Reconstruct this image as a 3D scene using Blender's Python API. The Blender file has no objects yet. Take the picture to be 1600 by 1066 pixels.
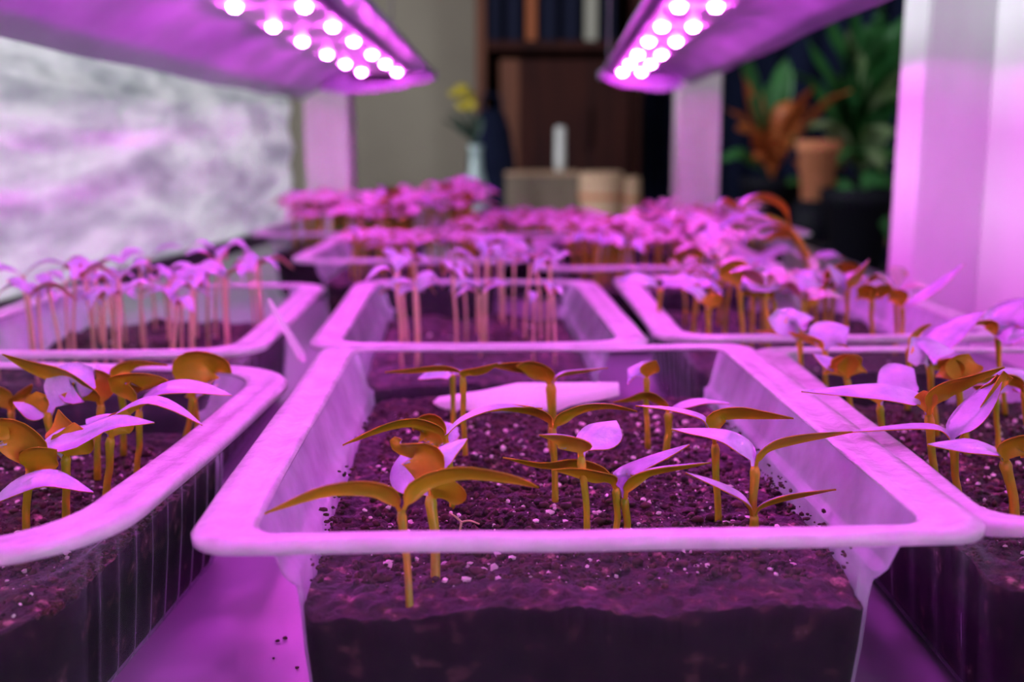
import bpy, bmesh, math, random
from mathutils import Vector, Matrix, noise
from math import sin, cos, pi, radians
random.seed(7)
Z0 = 0.80                                   # height of the grow shelf deck
S = bpy.context.scene; COL = S.collection
S.view_settings.view_transform = 'Standard'; S.view_settings.look = 'None'
S.view_settings.exposure = 0.0; S.view_settings.gamma = 1.0
S.view_settings.use_curve_mapping = False
S.cycles.transparent_max_bounces = 24
# ------------------------------------------------------------------ camera
TH = math.atan(315/1700)
CAM = Vector((0, 0, Z0+.131))
cd = bpy.data.cameras.new('camera'); cam = bpy.data.objects.new('camera', cd); COL.objects.link(cam)
cam.location = CAM; cam.rotation_euler = (pi/2-TH, 0, 0)
cd.sensor_width = 36; cd.lens = 36*1700/1600; cd.clip_start = .01; cd.clip_end = 30
cd.dof.use_dof = True; cd.dof.focus_distance = .262; cd.dof.aperture_fstop = 11.0
S.camera = cam
FW = Vector((0, cos(TH), -sin(TH))); UP = Vector((0, sin(TH), cos(TH)))
def at(px, py, Y):
    """real point at distance Y in front of the camera seen at photo position px, py"""
    d = FW*1700 + Vector((px-800, 0, 0)) + UP*(533-py)
    return CAM + d*(Y/d.y)
# ------------------------------------------------------------------ materials
def mat(name, base=(.5,.5,.5), rough=.5, metal=0, spec=.5, n=None, bump=None, emis=None, estr=0, trans=0, coat=0):
    m = bpy.data.materials.new(name); m.use_nodes = True
    nt = m.node_tree; b = nt.nodes['Principled BSDF']
    b.inputs['Base Color'].default_value = (*base, 1); b.inputs['Roughness'].default_value = rough
    b.inputs['Metallic'].default_value = metal; b.inputs['Specular IOR Level'].default_value = spec
    b.inputs['Coat Weight'].default_value = coat
    tc = nt.nodes.new('ShaderNodeTexCoord')
    if n:      # (scale, [(pos, colour)...], detail, stretch)
        mp = nt.nodes.new('ShaderNodeMapping'); mp.inputs['Scale'].default_value = n[3] if len(n) > 3 else (1,1,1)
        nt.links.new(tc.outputs['Object'], mp.inputs[0])
        t = nt.nodes.new('ShaderNodeTexNoise'); t.inputs['Scale'].default_value = n[0]; t.inputs['Detail'].default_value = n[2]
        nt.links.new(mp.outputs[0], t.inputs['Vector'])
        r = nt.nodes.new('ShaderNodeValToRGB'); e = r.color_ramp.elements
        while len(e) < len(n[1]): e.new(.5)
        for q, (p, c) in zip(e, n[1]): q.position = p; q.color = (*c, 1)
        nt.links.new(t.outputs[0], r.inputs[0]); nt.links.new(r.outputs[0], b.inputs['Base Color'])
    if bump:   # (scale, strength, distance, stretch)
        mp = nt.nodes.new('ShaderNodeMapping'); mp.inputs['Scale'].default_value = bump[3] if len(bump) > 3 else (1,1,1)
        nt.links.new(tc.outputs['Object'], mp.inputs[0])
        t = nt.nodes.new('ShaderNodeTexNoise'); t.inputs['Scale'].default_value = bump[0]; t.inputs['Detail'].default_value = 6
        nt.links.new(mp.outputs[0], t.inputs['Vector'])
        bp = nt.nodes.new('ShaderNodeBump'); bp.inputs['Strength'].default_value = bump[1]; bp.inputs['Distance'].default_value = bump[2]
        nt.links.new(t.outputs[0], bp.inputs['Height']); nt.links.new(bp.outputs[0], b.inputs['Normal'])
    if emis:
        b.inputs['Emission Color'].default_value = (*emis, 1); b.inputs['Emission Strength'].default_value = estr
    if trans:
        out = nt.nodes['Material Output']; tr = nt.nodes.new('ShaderNodeBsdfTranslucent')
        mx = nt.nodes.new('ShaderNodeMixShader'); mx.inputs[0].default_value = trans[0]
        tr.inputs[0].default_value = (*trans[1], 1)
        nt.links.new(b.outputs[0], mx.inputs[1]); nt.links.new(tr.outputs[0], mx.inputs[2]); nt.links.new(mx.outputs[0], out.inputs[0])
    return m
def plastic(name, opac, fres, rough, bscale, bstr, stretch=(1,1,1), col=(.9,.9,.92)):
    m = bpy.data.materials.new(name); m.use_nodes = True; nt = m.node_tree; L = nt.links.new
    b = nt.nodes['Principled BSDF']; out = nt.nodes['Material Output']
    b.inputs['Base Color'].default_value = (*col, 1); b.inputs['Roughness'].default_value = rough
    b.inputs['Specular IOR Level'].default_value = .7
    tr = nt.nodes.new('ShaderNodeBsdfTransparent'); tr.inputs[0].default_value = (.97,.97,.98,1)
    tl = nt.nodes.new('ShaderNodeBsdfTranslucent'); tl.inputs[0].default_value = (*col, 1)
    mA = nt.nodes.new('ShaderNodeMixShader'); mA.inputs[0].default_value = .4
    L(b.outputs[0], mA.inputs[1]); L(tl.outputs[0], mA.inputs[2])
    tc = nt.nodes.new('ShaderNodeTexCoord'); mp = nt.nodes.new('ShaderNodeMapping'); mp.inputs['Scale'].default_value = stretch
    L(tc.outputs['Object'], mp.inputs[0])
    no = nt.nodes.new('ShaderNodeTexNoise'); no.inputs['Scale'].default_value = bscale; no.inputs['Detail'].default_value = 5
    L(mp.outputs[0], no.inputs['Vector'])
    bp = nt.nodes.new('ShaderNodeBump'); bp.inputs['Strength'].default_value = bstr; bp.inputs['Distance'].default_value = .001
    L(no.outputs[0], bp.inputs['Height']); L(bp.outputs[0], b.inputs['Normal'])
    fr = nt.nodes.new('ShaderNodeFresnel'); fr.inputs[0].default_value = 1.45
    ma = nt.nodes.new('ShaderNodeMath'); ma.operation = 'MULTIPLY_ADD'; ma.inputs[1].default_value = fres; ma.inputs[2].default_value = opac-.042*fres
    L(fr.outputs[0], ma.inputs[0])
    n2 = nt.nodes.new('ShaderNodeTexNoise'); n2.inputs['Scale'].default_value = 60; n2.inputs['Detail'].default_value = 4
    L(tc.outputs['Object'], n2.inputs['Vector'])
    m2 = nt.nodes.new('ShaderNodeMapRange'); m2.inputs[1].default_value = .3; m2.inputs[2].default_value = .7; m2.inputs[3].default_value = .75; m2.inputs[4].default_value = 1.3
    L(n2.outputs[0], m2.inputs[0])
    mu = nt.nodes.new('ShaderNodeMath'); mu.operation = 'MULTIPLY'; mu.use_clamp = True
    L(ma.outputs[0], mu.inputs[0]); L(m2.outputs[0], mu.inputs[1])
    mB = nt.nodes.new('ShaderNodeMixShader'); L(mu.outputs[0], mB.inputs[0]); L(tr.outputs[0], mB.inputs[1]); L(mA.outputs[0], mB.inputs[2])
    L(mB.outputs[0], out.inputs[0]); return m
M = {}
M['body'] = plastic('clear_plastic', .03, .6, .14, 90, .35, col=(.80,.78,.95))
M['rim'] = plastic('cloudy_plastic_rim', .74, .5, .13, 260, .9)
M['soil'] = mat('potting_soil', rough=.55, spec=.3, n=(260, [(.3,(.003,.0015,.0015)),(.48,(.010,.004,.0035)),(.62,(.042,.016,.011)),(.72,(.34,.2,.17))], 8), bump=(420, 1, .0016))
M['shadesoil'] = mat('shaded_soil_side', rough=.95, spec=.1, n=(160, [(.35,(.0025,.002,.003)),(.58,(.008,.005,.006)),(.70,(.05,.026,.024)),(.82,(.3,.2,.2))], 8))  # sides of the soil block, their shade put into a near-black colour
M['crumb'] = mat('peat_crumb', rough=.55, spec=.3, n=(300, [(.3,(.005,.002,.002)),(.7,(.07,.028,.018))], 3))
M['perlite'] = mat('perlite', (.75,.66,.64), .8)
M['stem'] = mat('seedling_stem', rough=.35, n=(120, [(.35,(.36,.42,.010)),(.6,(.55,.38,.015))], 2), trans=(.2,(.6,.5,.02)))
M['tanstem'] = mat('pale_seedling_stem', rough=.45, n=(120, [(.3,(.72,.55,.28)),(.7,(.8,.55,.42))], 2), trans=(.25,(.85,.6,.4)))
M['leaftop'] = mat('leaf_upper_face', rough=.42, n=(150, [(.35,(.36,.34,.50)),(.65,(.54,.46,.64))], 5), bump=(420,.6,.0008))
M['leafbot'] = mat('leaf_underside', rough=.5, n=(170, [(.35,(.50,.36,.008)),(.65,(.74,.42,.012))], 4), trans=(.35,(.85,.55,.01)), bump=(300,.3,.0006))
M['leafbot2'] = mat('leaf_underside_pink', rough=.5, n=(120, [(.3,(.62,.28,.10)),(.7,(.75,.38,.42))], 3), trans=(.35,(.8,.4,.15)))
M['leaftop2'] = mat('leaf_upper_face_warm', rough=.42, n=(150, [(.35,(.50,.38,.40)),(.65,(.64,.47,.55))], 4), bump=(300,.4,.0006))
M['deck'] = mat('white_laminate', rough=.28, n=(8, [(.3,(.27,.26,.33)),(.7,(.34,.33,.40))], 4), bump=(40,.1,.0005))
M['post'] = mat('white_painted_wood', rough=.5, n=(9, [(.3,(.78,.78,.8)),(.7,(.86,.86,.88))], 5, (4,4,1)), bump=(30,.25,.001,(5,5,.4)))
M['shadepost'] = mat('shaded_post_wood', rough=.6, n=(9, [(.3,(.40,.34,.38)),(.7,(.52,.46,.50))], 5, (4,4,1)), bump=(30,.25,.001,(5,5,.4)))  # back posts: white post wood darkened in colour for the weaker light there
M['knot'] = mat('wood_knot', (.45,.36,.38), .6)
M['foil'] = mat('crinkled_foil', rough=.33, metal=.3, n=(16, [(.32,(.35,.37,.39)),(.5,(.55,.55,.58)),(.68,(.72,.72,.75))], 5, (1,.5,1.4)), bump=(30,.6,.004,(1,.6,1)), trans=(.6,(.9,.92,.93)))
nt = M['foil'].node_tree; tl = [q for q in nt.nodes if q.type == 'BSDF_TRANSLUCENT'][0]
tc = [q for q in nt.nodes if q.type == 'TEX_COORD'][0]; mp = nt.nodes.new('ShaderNodeMapping'); mp.inputs['Scale'].default_value = (1,.35,1.6)
no = nt.nodes.new('ShaderNodeTexNoise'); no.inputs['Scale'].default_value = 26; no.inputs['Detail'].default_value = 7; no.inputs['Roughness'].default_value = .62
rp = nt.nodes.new('ShaderNodeValToRGB'); rp.color_ramp.elements[0].position = .34; rp.color_ramp.elements[0].color = (.52,.56,.58,1); rp.color_ramp.elements[1].position = .58; rp.color_ramp.elements[1].color = (.97,.97,.98,1)
nt.links.new(tc.outputs['Object'], mp.inputs[0]); nt.links.new(mp.outputs[0], no.inputs['Vector']); nt.links.new(no.outputs[0], rp.inputs[0]); nt.links.new(rp.outputs[0], tl.inputs[0])
M['black'] = mat('black_plastic', (.008,.007,.014), .5)
M['board'] = mat('white_foam_board', rough=.5, n=(5, [(.3,(.80,.79,.81)),(.7,(.86,.85,.87))], 3))
M['hood'] = mat('lamp_hood_film', rough=.38, n=(14, [(.3,(.24,.20,.34)),(.7,(.62,.52,.74))], 3, (1,.5,1)), bump=(26,.5,.005,(1,.5,1)))
M['ledboard'] = mat('led_board', (.7,.66,.72), .4)
M['led'] = mat('led_lens', (.9,.6,.9), .3, emis=(1,.085,.98), estr=430)
nt = M['led'].node_tree; ge = nt.nodes.new('ShaderNodeNewGeometry'); sx = nt.nodes.new('ShaderNodeSeparateXYZ'); mr = nt.nodes.new('ShaderNodeMapRange')   # an LED shines mostly straight down
mr.inputs[1].default_value = -1; mr.inputs[2].default_value = -.1; mr.inputs[3].default_value = 600; mr.inputs[4].default_value = 180
nt.links.new(ge.outputs['True Normal'], sx.inputs[0]); nt.links.new(sx.outputs[2], mr.inputs[0]); nt.links.new(mr.outputs[0], nt.nodes['Principled BSDF'].inputs['Emission Strength'])
M['wire'] = mat('steel_wire', (.4,.4,.42), .3, .9)
M['marker'] = mat('white_marker_plastic', (.9,.88,.9), .35, trans=(.3,(.9,.88,.9)))
M['sticker'] = mat('paper_sticker', (.85,.82,.85), .6)
# room
M['wall'] = mat('beige_plaster', rough=.85, n=(3, [(.3,(.25,.22,.19)),(.7,(.31,.28,.235))], 4), bump=(60,.15,.002))
M['ceiling'] = mat('ceiling_paint', (.6,.58,.55), .9)
M['floor'] = mat('floor_planks', rough=.5, n=(4, [(.3,(.10,.05,.03)),(.7,(.18,.10,.06))], 5, (8,1,1)))
M['brown'] = mat('dark_brown_wood', rough=.7, spec=.15, n=(5, [(.3,(.022,.006,.007)),(.7,(.05,.012,.010))], 5, (6,6,1)))
M['orangewood'] = mat('reddish_wood', rough=.6, n=(5, [(.3,(.09,.022,.012)),(.7,(.16,.045,.02))], 5, (6,6,1)))
M['navy'] = mat('navy_cloth', rough=.95, spec=.1, n=(6, [(.3,(.004,.006,.02)),(.7,(.012,.016,.05))], 4))
M['table'] = mat('table_wood', rough=.5, n=(5, [(.3,(.14,.08,.05)),(.7,(.22,.13,.08))], 5, (1,8,1)))
M['kraft'] = mat('kraft_paper', rough=.8, n=(7, [(.3,(.42,.26,.18)),(.7,(.62,.42,.30))], 4), bump=(20,.5,.006))
M['grey'] = mat('grey_cardboard', rough=.8, n=(7, [(.3,(.16,.12,.10)),(.7,(.26,.20,.16))], 4))
M['terra'] = mat('terracotta', rough=.8, n=(12, [(.3,(.42,.13,.06)),(.7,(.62,.24,.13))], 4))
M['blackpot'] = mat('black_pot', (.003,.003,.010), .7, spec=.2)
M['glass'] = mat('bottle_glass', (.5,.65,.68), .08, spec=.9, trans=(.3,(.5,.65,.7)))
M['white'] = mat('white_ceramic', (.8,.82,.85), .3)
M['yellow'] = mat('yellow_petal', (.42,.33,.02), .6)
M['bluepetal'] = mat('dark_leaf', (.02,.05,.04), .6)
M['green'] = mat('green_leaf', rough=.4, n=(12, [(.3,(.02,.10,.035)),(.7,(.06,.26,.07))], 3), trans=(.3,(.08,.35,.06)))
M['pale'] = mat('pale_green_leaf', rough=.4, n=(20, [(.3,(.18,.36,.12)),(.7,(.5,.6,.4))], 3), trans=(.3,(.3,.5,.1)))
M['orange'] = mat('orange_leaf', rough=.45, n=(20, [(.3,(.38,.07,.02)),(.7,(.65,.2,.06))], 3), trans=(.3,(.7,.2,.04)))
M['earth'] = mat('pot_earth', (.03,.02,.015), .9)
M['bookA'] = mat('navy_book_cloth', (.004,.006,.028), .7, spec=.2)
M['bookB'] = mat('rust_book_cloth', (.35,.09,.03), .6)
M['bookC'] = mat('cream_book_cloth', (.38,.37,.33), .6)
M['fabric'] = mat('curtain_cloth', rough=.9, n=(3, [(.3,(.55,.52,.5)),(.7,(.65,.62,.6))], 3))
# ------------------------------------------------------------------ object helpers
def tag(o, label, cat, group=None, kind=None):
    o['label'] = label
    if cat: o['category'] = cat
    if group: o['group'] = group
    if kind: o['kind'] = kind
    return o
def empty(name, loc=(0,0,0), rz=0):
    o = bpy.data.objects.new(name, None); COL.objects.link(o); o.location = loc; o.rotation_euler = (0,0,rz)
    o.empty_display_size = .01; return o
def mesh(name, verts, faces, mats, parent=None, idx=None, smooth=True, loc=None):
    me = bpy.data.meshes.new(name); me.from_pydata([tuple(v) for v in verts], [], faces); me.update()
    for m in (mats if isinstance(mats, (list, tuple)) else [mats]): me.materials.append(m)
    if idx: me.polygons.foreach_set('material_index', idx)
    me.polygons.foreach_set('use_smooth', [smooth]*len(me.polygons))
    o = bpy.data.objects.new(name, me); COL.objects.link(o)
    if parent: o.parent = parent
    if loc is not None: o.location = loc
    return o
def bmobj(name, bm, m, parent=None, smooth=False, loc=None):
    me = bpy.data.meshes.new(name); bm.to_mesh(me); bm.free()
    for q in (m if isinstance(m, (list, tuple)) else [m]): me.materials.append(q)
    me.polygons.foreach_set('use_smooth', [smooth]*len(me.polygons))
    o = bpy.data.objects.new(name, me); COL.objects.link(o)
    if parent: o.parent = parent
    if loc is not None: o.location = loc
    return o
def box_bm(c, s, bev=0, bm=None):
    bm2 = bmesh.new(); bmesh.ops.create_cube(bm2, size=1)
    for v in bm2.verts: v.co = Vector((v.co.x*s[0]+c[0], v.co.y*s[1]+c[1], v.co.z*s[2]+c[2]))
    if bev: bmesh.ops.bevel(bm2, geom=list(bm2.edges), offset=bev, segments=2, affect='EDGES')
    if bm is None: return bm2
    t = bpy.data.meshes.new('t'); bm2.to_mesh(t); bm2.free(); bm.from_mesh(t); bpy.data.meshes.remove(t); return bm
def box(name, c, s, m, parent=None, bev=0): return bmobj(name, box_bm(c, s, bev), m, parent)
def solid(o, t, off=-1):
    md = o.modifiers.new('thickness', 'SOLIDIFY'); md.thickness = t; md.offset = off; return o
def lathe(name, prof, m, parent=None, n=32, loc=(0,0,0), close=True):
    V = []; F = []
    for r, z in prof:
        for k in range(n): a = 2*pi*k/n; V.append((r*cos(a), r*sin(a), z))
    for i in range(len(prof)-1):
        for k in range(n): F.append((i*n+k, i*n+(k+1)%n, (i+1)*n+(k+1)%n, (i+1)*n+k))
    if close:
        F.append(tuple(range(n))[::-1]); F.append(tuple(range((len(prof)-1)*n, len(prof)*n)))
    return mesh(name, V, F, m, parent, loc=loc)
def crom(P, n):
    """Catmull-Rom samples through the points P"""
    P = [P[0]*2-P[1]] + list(P) + [P[-1]*2-P[-2]]; out = []; k = len(P)-3
    for i in range(n+1):
        u = i/n*k; j = min(int(u), k-1); t = u-j; a, b, c, d = P[j:j+4]
        out.append(.5*((2*b)+(c-a)*t+(2*a-5*b+4*c-d)*t*t+(3*b-a-3*c+d)*t**3))
    return out
def tube(name, P, R, m, parent=None, n=8, seg=12):
    Q = crom(P, seg); V = []; F = []
    for i, p in enumerate(Q):
        t = (Q[min(i+1, seg)]-Q[max(i-1, 0)]).normalized()
        s = t.cross(Vector((0,1,0)) if abs(t.y) < .9 else Vector((1,0,0))).normalized(); u = s.cross(t)
        f = i/seg*(len(R)-1); j = min(int(f), len(R)-2); r = R[j]+(R[j+1]-R[j])*(f-j)
        for k in range(n): a = 2*pi*k/n; V.append(p+s*r*cos(a)+u*r*sin(a))
    for i in range(seg):
        for k in range(n): F.append((i*n+k, i*n+(k+1)%n, (i+1)*n+(k+1)%n, (i+1)*n+k))
    F.append(tuple(range(n))[::-1]); F.append(tuple(range(seg*n, seg*n+n)))
    return mesh(name, V, F, m, parent)
def leaf(name, P, w, a, mats, parent=None, n=12, cup=.22, stalk=.12, thick=.00035, wavy=.0, peak=.45):
    """a blade with thickness: midrib through P, width w, face turned by angle a (degrees) away from the viewer side"""
    Q = crom(P, n); m = 4; a = radians(a); V = []; F = []; idx = []; top = []; bot = []
    want = Vector((0, sin(a), cos(a))); ph = random.random()*6
    for i, p in enumerate(Q):
        u = i/n; t = (Q[min(i+1, n)]-Q[max(i-1, 0)]).normalized()
        nn = want - t*want.dot(t)
        if nn.length < .15: nn = Vector((0, 1, 0)) - t*t.y
        nn.normalize(); s = t.cross(nn)
        if u < stalk: ww = .13
        else:
            q = (u-stalk)/(1-stalk); e = math.log(.5)/math.log(peak)
            ww = max(.13*(1-q), sin(pi*min(1, q)**e)**.85) if q < 1 else .02
        ww *= w/2
        for k in range(m+1):
            x = k/m*2-1
            c = p + s*x*ww - nn*(cup*1.15*ww*abs(x)**1.25) + nn*wavy*w*abs(x)*sin(u*9+ph+(1.5 if x > 0 else 0))
            top.append(c); bot.append(c - nn*thick*(1.2-.6*abs(x)))
    N = len(top); V = top+bot; r = m+1
    for i in range(n):
        for k in range(m):
            F.append((i*r+k, i*r+k+1, (i+1)*r+k+1, (i+1)*r+k)[::-1]); idx.append(0)
            F.append((N+i*r+k, N+i*r+k+1, N+(i+1)*r+k+1, N+(i+1)*r+k)); idx.append(1)
        F.append((i*r, (i+1)*r, N+(i+1)*r, N+i*r)); idx.append(1)
        F.append((i*r+m, N+i*r+m, N+(i+1)*r+m, (i+1)*r+m)); idx.append(1)
    for i in (0, n):
        for k in range(m): F.append((i*r+k, i*r+k+1, N+i*r+k+1, N+i*r+k)); idx.append(1)
    return mesh(name, V, F, mats, parent, idx)
# ------------------------------------------------------------------ trays
RIM = .056
def rrect(w, l, r, ns=14, nl=44, nc=8):
    """rounded rectangle, counter-clockwise; returns (point, side) with side 'l' on the long walls"""
    r = max(r, .001); P = []; hx, hy = w/2, l/2
    def line(a, b, n, tagc):
        for i in range(n): P.append((a[0]+(b[0]-a[0])*i/n, a[1]+(b[1]-a[1])*i/n, tagc, i/n))
    def arc(cx, cy, a0):
        for i in range(nc): a = a0+pi/2*i/nc; P.append((cx+r*cos(a), cy+r*sin(a), 'c', 0))
    line((-hx+r, -hy), (hx-r, -hy), ns, 's'); arc(hx-r, -hy+r, -pi/2)
    line((hx, -hy+r), (hx, hy-r), nl, 'r'); arc(hx-r, hy-r, 0)
    line((hx-r, hy), (-hx+r, hy), ns, 's'); arc(-hx+r, hy-r, pi/2)
    line((-hx, hy-r), (-hx, -hy+r), nl, 'l'); arc(-hx+r, -hy+r, pi)
    return P
def inx(i): return i if i < .0117 else .0116+(i-.0116)*.76
def iny(i): i = inx(i); return i-.0062*min(1, i/.0104)     # the flange is narrower on the short sides
def loft(name, w, l, r, prof, m, parent, cap=False, ribs=0, bow=0, nl=44):
    V = []; F = []; n = None
    for (ins, z) in prof:
        R = rrect(w-2*inx(ins), l-2*iny(ins), max(r-ins*.2, .004), nl=nl)
        n = len(R)
        for (x, y, sd, u) in R:
            zz = z; xx = x; yy = y
            if ribs and sd in 'lr' and .003 < z < RIM-.0155 and .04 < u < .96:
                k = .5-.5*cos(u*2*pi*ribs); xx += math.copysign(.0015*k*min(1, (RIM-.0155-z)/.004), x)
            if bow and sd == 's' : yy += math.copysign(bow*sin(pi*u), y)
            if bow: zz += .0007*noise.noise(Vector((x*22, y*22, w*90)))
            V.append((xx, yy, zz))
    for i in range(len(prof)-1):
        for k in range(n): F.append((i*n+k, i*n+(k+1)%n, (i+1)*n+(k+1)%n, (i+1)*n+k)[::-1])
    if cap: F.append(tuple(range((len(prof)-1)*n, len(prof)*n))[::-1])
    return mesh(name, V, F, m, parent)
def tray(x, y, w, l, rz, label, rad=.012, near=False, dz=0):
    t = empty('seed_tray', (x, y, Z0+dz), radians(rz)); tag(t, label, 'tray', 'clear plastic seed trays')
    rm = loft('rim', w, l, rad, [(.0002, RIM-.0020), (0, RIM-.0007), (.0007, RIM-.0001), (.0040, RIM+.0003), (.0058, RIM-.0006), (.0085, RIM-.0004), (.0104, RIM), (.0116, RIM-.0007)], M['rim'], t, bow=.0010)
    solid(rm, .0005)
    bd = loft('tray_body', w, l, rad, [(.0116, RIM-.0007), (.0134, RIM-.004), (.0155, RIM-.009), (.0166, RIM-.0118), (.0180, RIM-.0134), (.0192, RIM-.0142), (.0198, RIM-.0156), (.0205, RIM-.020), (.0212, .026), (.0225, .016), (.0238, .006), (.0248, .0024), (.0272, .0006)],
              M['body'], t, cap=True, ribs=9, nl=110 if near else 44)
    return t
def soil(x, y, w, l, rz, h, label, rad=.012, res=70, crumbs=500, perl=60, seed=1, slope=.0, dz=0, big=1, near=0):
    random.seed(seed)
    o = empty('tmp'); bpy.data.objects.remove(o)
    prof = [(.0214, h-.0006), (.0220, .026), (.0232, .016), (.0245, .006), (.0256, .0030), (.028, .0016)]
    if h > .040: prof[0] = (.0211, h-.0006)
    V = []; F = []
    # top surface: concentric rings so that it meets the walls
    base = rrect(w-2*inx(prof[0][0]), l-2*iny(prof[0][0]), max(rad-prof[0][0]*.2, .004), nl=res, ns=max(20, int(res*.7)))
    n = len(base); K = res//2
    def hz(px, py, f):
        q = Vector((px*40+seed*7, py*40, seed)); d = noise.fractal(q, 1.0, 2.0, 4)*.0022
        q2 = Vector((px*420, py*420, seed*3)); d += noise.noise(q2)*.0009 + noise.noise(q2*2.3)*.0005
        return h + d*big + slope*(py/l) + (.0025*max(0, noise.noise(Vector((px*60, py*60, seed*5)))) if f > .9 else 0)
    for k in range(K+1):
        f = 1-k/K*.985
        for (px, py, sd, u) in base: V.append((px*f, py*f, hz(px*f, py*f, f)))
    for i in range(K):
        for k in range(n): F.append((i*n+k, i*n+(k+1)%n, (i+1)*n+(k+1)%n, (i+1)*n+k))
    F.append(tuple(range(K*n, K*n+n))); ntop = len(F)
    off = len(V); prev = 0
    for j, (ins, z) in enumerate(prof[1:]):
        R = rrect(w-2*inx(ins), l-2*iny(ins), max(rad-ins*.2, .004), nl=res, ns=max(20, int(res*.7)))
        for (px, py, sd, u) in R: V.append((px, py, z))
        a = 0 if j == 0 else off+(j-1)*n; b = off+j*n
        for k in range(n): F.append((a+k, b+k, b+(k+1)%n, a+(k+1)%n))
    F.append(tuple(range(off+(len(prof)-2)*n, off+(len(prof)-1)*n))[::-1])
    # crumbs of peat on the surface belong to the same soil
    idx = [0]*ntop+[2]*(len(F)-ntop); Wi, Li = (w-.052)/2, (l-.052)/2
    ico = bmesh.new(); bmesh.ops.create_icosphere(ico, subdivisions=1, radius=1)
    iv = [v.co.copy() for v in ico.verts]; fi = [[v.index for v in f.verts] for f in ico.faces]; ico.free()
    def blob(V, F, c, r):
        b = len(V); sc = Vector((random.uniform(.6,1.3), random.uniform(.6,1.3), random.uniform(.5,1)))
        for v in iv: q = v*(r*random.uniform(.7,1.2)); V.append((c[0]+q.x*sc.x, c[1]+q.y*sc.y, c[2]+q.z*sc.z))
        for f in fi: F.append([b+i for i in f])
    for _ in range(crumbs):
        px, py = random.uniform(-Wi, Wi), random.uniform(-Li, Li); r = .0004+.0011*random.random()**3
        blob(V, F, (px, py, hz(px, py, 0)+r*.2), r)
    for _ in range(420 if near else 0):            # crumbs heaped and stuck against the side walls
        sx = 1 if random.random() < .7 else -1; py = random.gauss(-.045, .03) if random.random() < .75 else random.uniform(-Li, Li); up = abs(random.gauss(0, .0022))*(2.2 if random.random() < .08 else 1)
        if abs(py) > Li: continue
        blob(V, F, (sx*(w/2-.0190-(.0045-up)*random.random()*(up < .003)), py, h+slope*(py/l)+up), .0003+.0007*random.random()**2)
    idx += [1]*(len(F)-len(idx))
    s = mesh('potting_soil', V, F, [M['soil'], M['crumb'], M['shadesoil']], None, idx, loc=(x, y, Z0+dz)); s.rotation_euler.z = radians(rz)
    tag(s, label, 'soil', kind='stuff')
    V = []; F = []
    for _ in range(perl):
        px, py = random.uniform(-Wi, Wi), random.uniform(-Li, Li); r = .00022+.0010*random.random()**3.5
        blob(V, F, (px, py, hz(px, py, 0)+r*.3), r)
    p = mesh('perlite', V, F, M['perlite'], s, smooth=False); p['kind'] = 'stuff'; p['label'] = 'white perlite grains in the dark soil'
    return s
TR = [  # x, y, w, l, rz, soil h, label, soil label, rad, near, crumbs
 (.0125,.2905,.154,.193,2.0,.037,'clear plastic seed tray in sharp focus at the front centre','dark speckled soil in the sharp front centre tray',.009,1),
 (-.1462,.2745,.146,.172,-3.0,.034,'clear seed tray at the front left edge with ribbed side wall','dark soil in the front left tray under orange curled leaves',.030,1),
 (.1590,.2975,.146,.186,0,.037,'clear seed tray at the front right edge full of long seedlings','dark soil in the front right tray',.012,1),
 (-.0155,.488,.128,.186,2.4,.038,'clear seed tray directly behind the front centre tray','brown soil in the tray directly behind the front centre tray',.014,0),
 (-.1620,.4740,.136,.186,1.8,.038,'clear seed tray behind the front left tray beside the foil','brown soil in the tray behind the front left tray',.016,0),
 (.1270,.5080,.142,.190,.4,.038,'clear seed tray behind the front right tray with bushy seedlings','brown soil in the tray behind the front right tray',.016,0),
 (-.0660,.7700,.150,.170,0,.038,'clear seed tray in the third row on the left','brown soil in the third row tray on the left',.014,0),
 (.0900,.7400,.150,.190,0,.038,'clear seed tray in the third row on the right','brown soil in the third row tray on the right',.014,0),
 (-.1400,.9700,.150,.180,0,.038,'clear seed tray in the far row by the left post','brown soil in the far tray by the left post',.014,0),
 (.0150,.9700,.150,.180,0,.038,'clear seed tray in the middle of the far row','brown soil in the middle tray of the far row',.014,0),
 (.1150+.055,.9700,.150,.180,0,.038,'clear seed tray in the far row by the right post','brown soil in the far tray by the right post',.014,0)]
for i, (x, y, w, l, rz, h, lb, sl, rad, near) in enumerate(TR):
    dz = .0014 if i == 0 else 0
    t = tray(x, y, w, l, rz, lb, rad, near, dz)
    if i == 0:   # paper sticker on the inner face of the back wall
        V = []; pts = [(-.026,.034),(-.030,.040),(-.026,.0445),(-.010,.0455),(.010,.0455),(.030,.0470),(.030,.041),(.014,.040),(.010,.034)]
        yy = lambda z: .0965 - (.0166+(RIM-.0118-z)*.17 if z < RIM-.0142 else .0145+(RIM-.004-z)*.27) - .0012
        zs = [.0385,.040,.0415,.0430,.0448,.0470]; prof = [(-.030,.006),(-.035,.010),(-.037,.020),(-.035,.027),(-.020,.027),(-.008,.027)]
        for z, (a, b) in zip(zs, prof): V += [(a, .0700+(z-.0385)*.75, z), ((a+b)/2, .0700+(z-.0385)*.75, z), (b, .0700+(z-.0385)*.75, z)]
        F = []
        for k in range(len(zs)-1): F += [(3*k, 3*k+1, 3*k+4, 3*k+3), (3*k+1, 3*k+2, 3*k+5, 3*k+4)]
        st = mesh('paper_sticker', V, F, M['sticker'], t); solid(st, .0003)
        st['label'] = 'whitish sticker on the inside of the back wall'
    soil(x, y, w, l, rz, h, sl, rad, res=150 if near else 50, crumbs=(4200 if i == 0 else 3200) if near else 250,
         perl=(800 if i == 0 else 600) if near else 60, seed=i+1, slope=.004 if near else 0, near=near, dz=dz, big=1 if near else 1.4)
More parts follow.
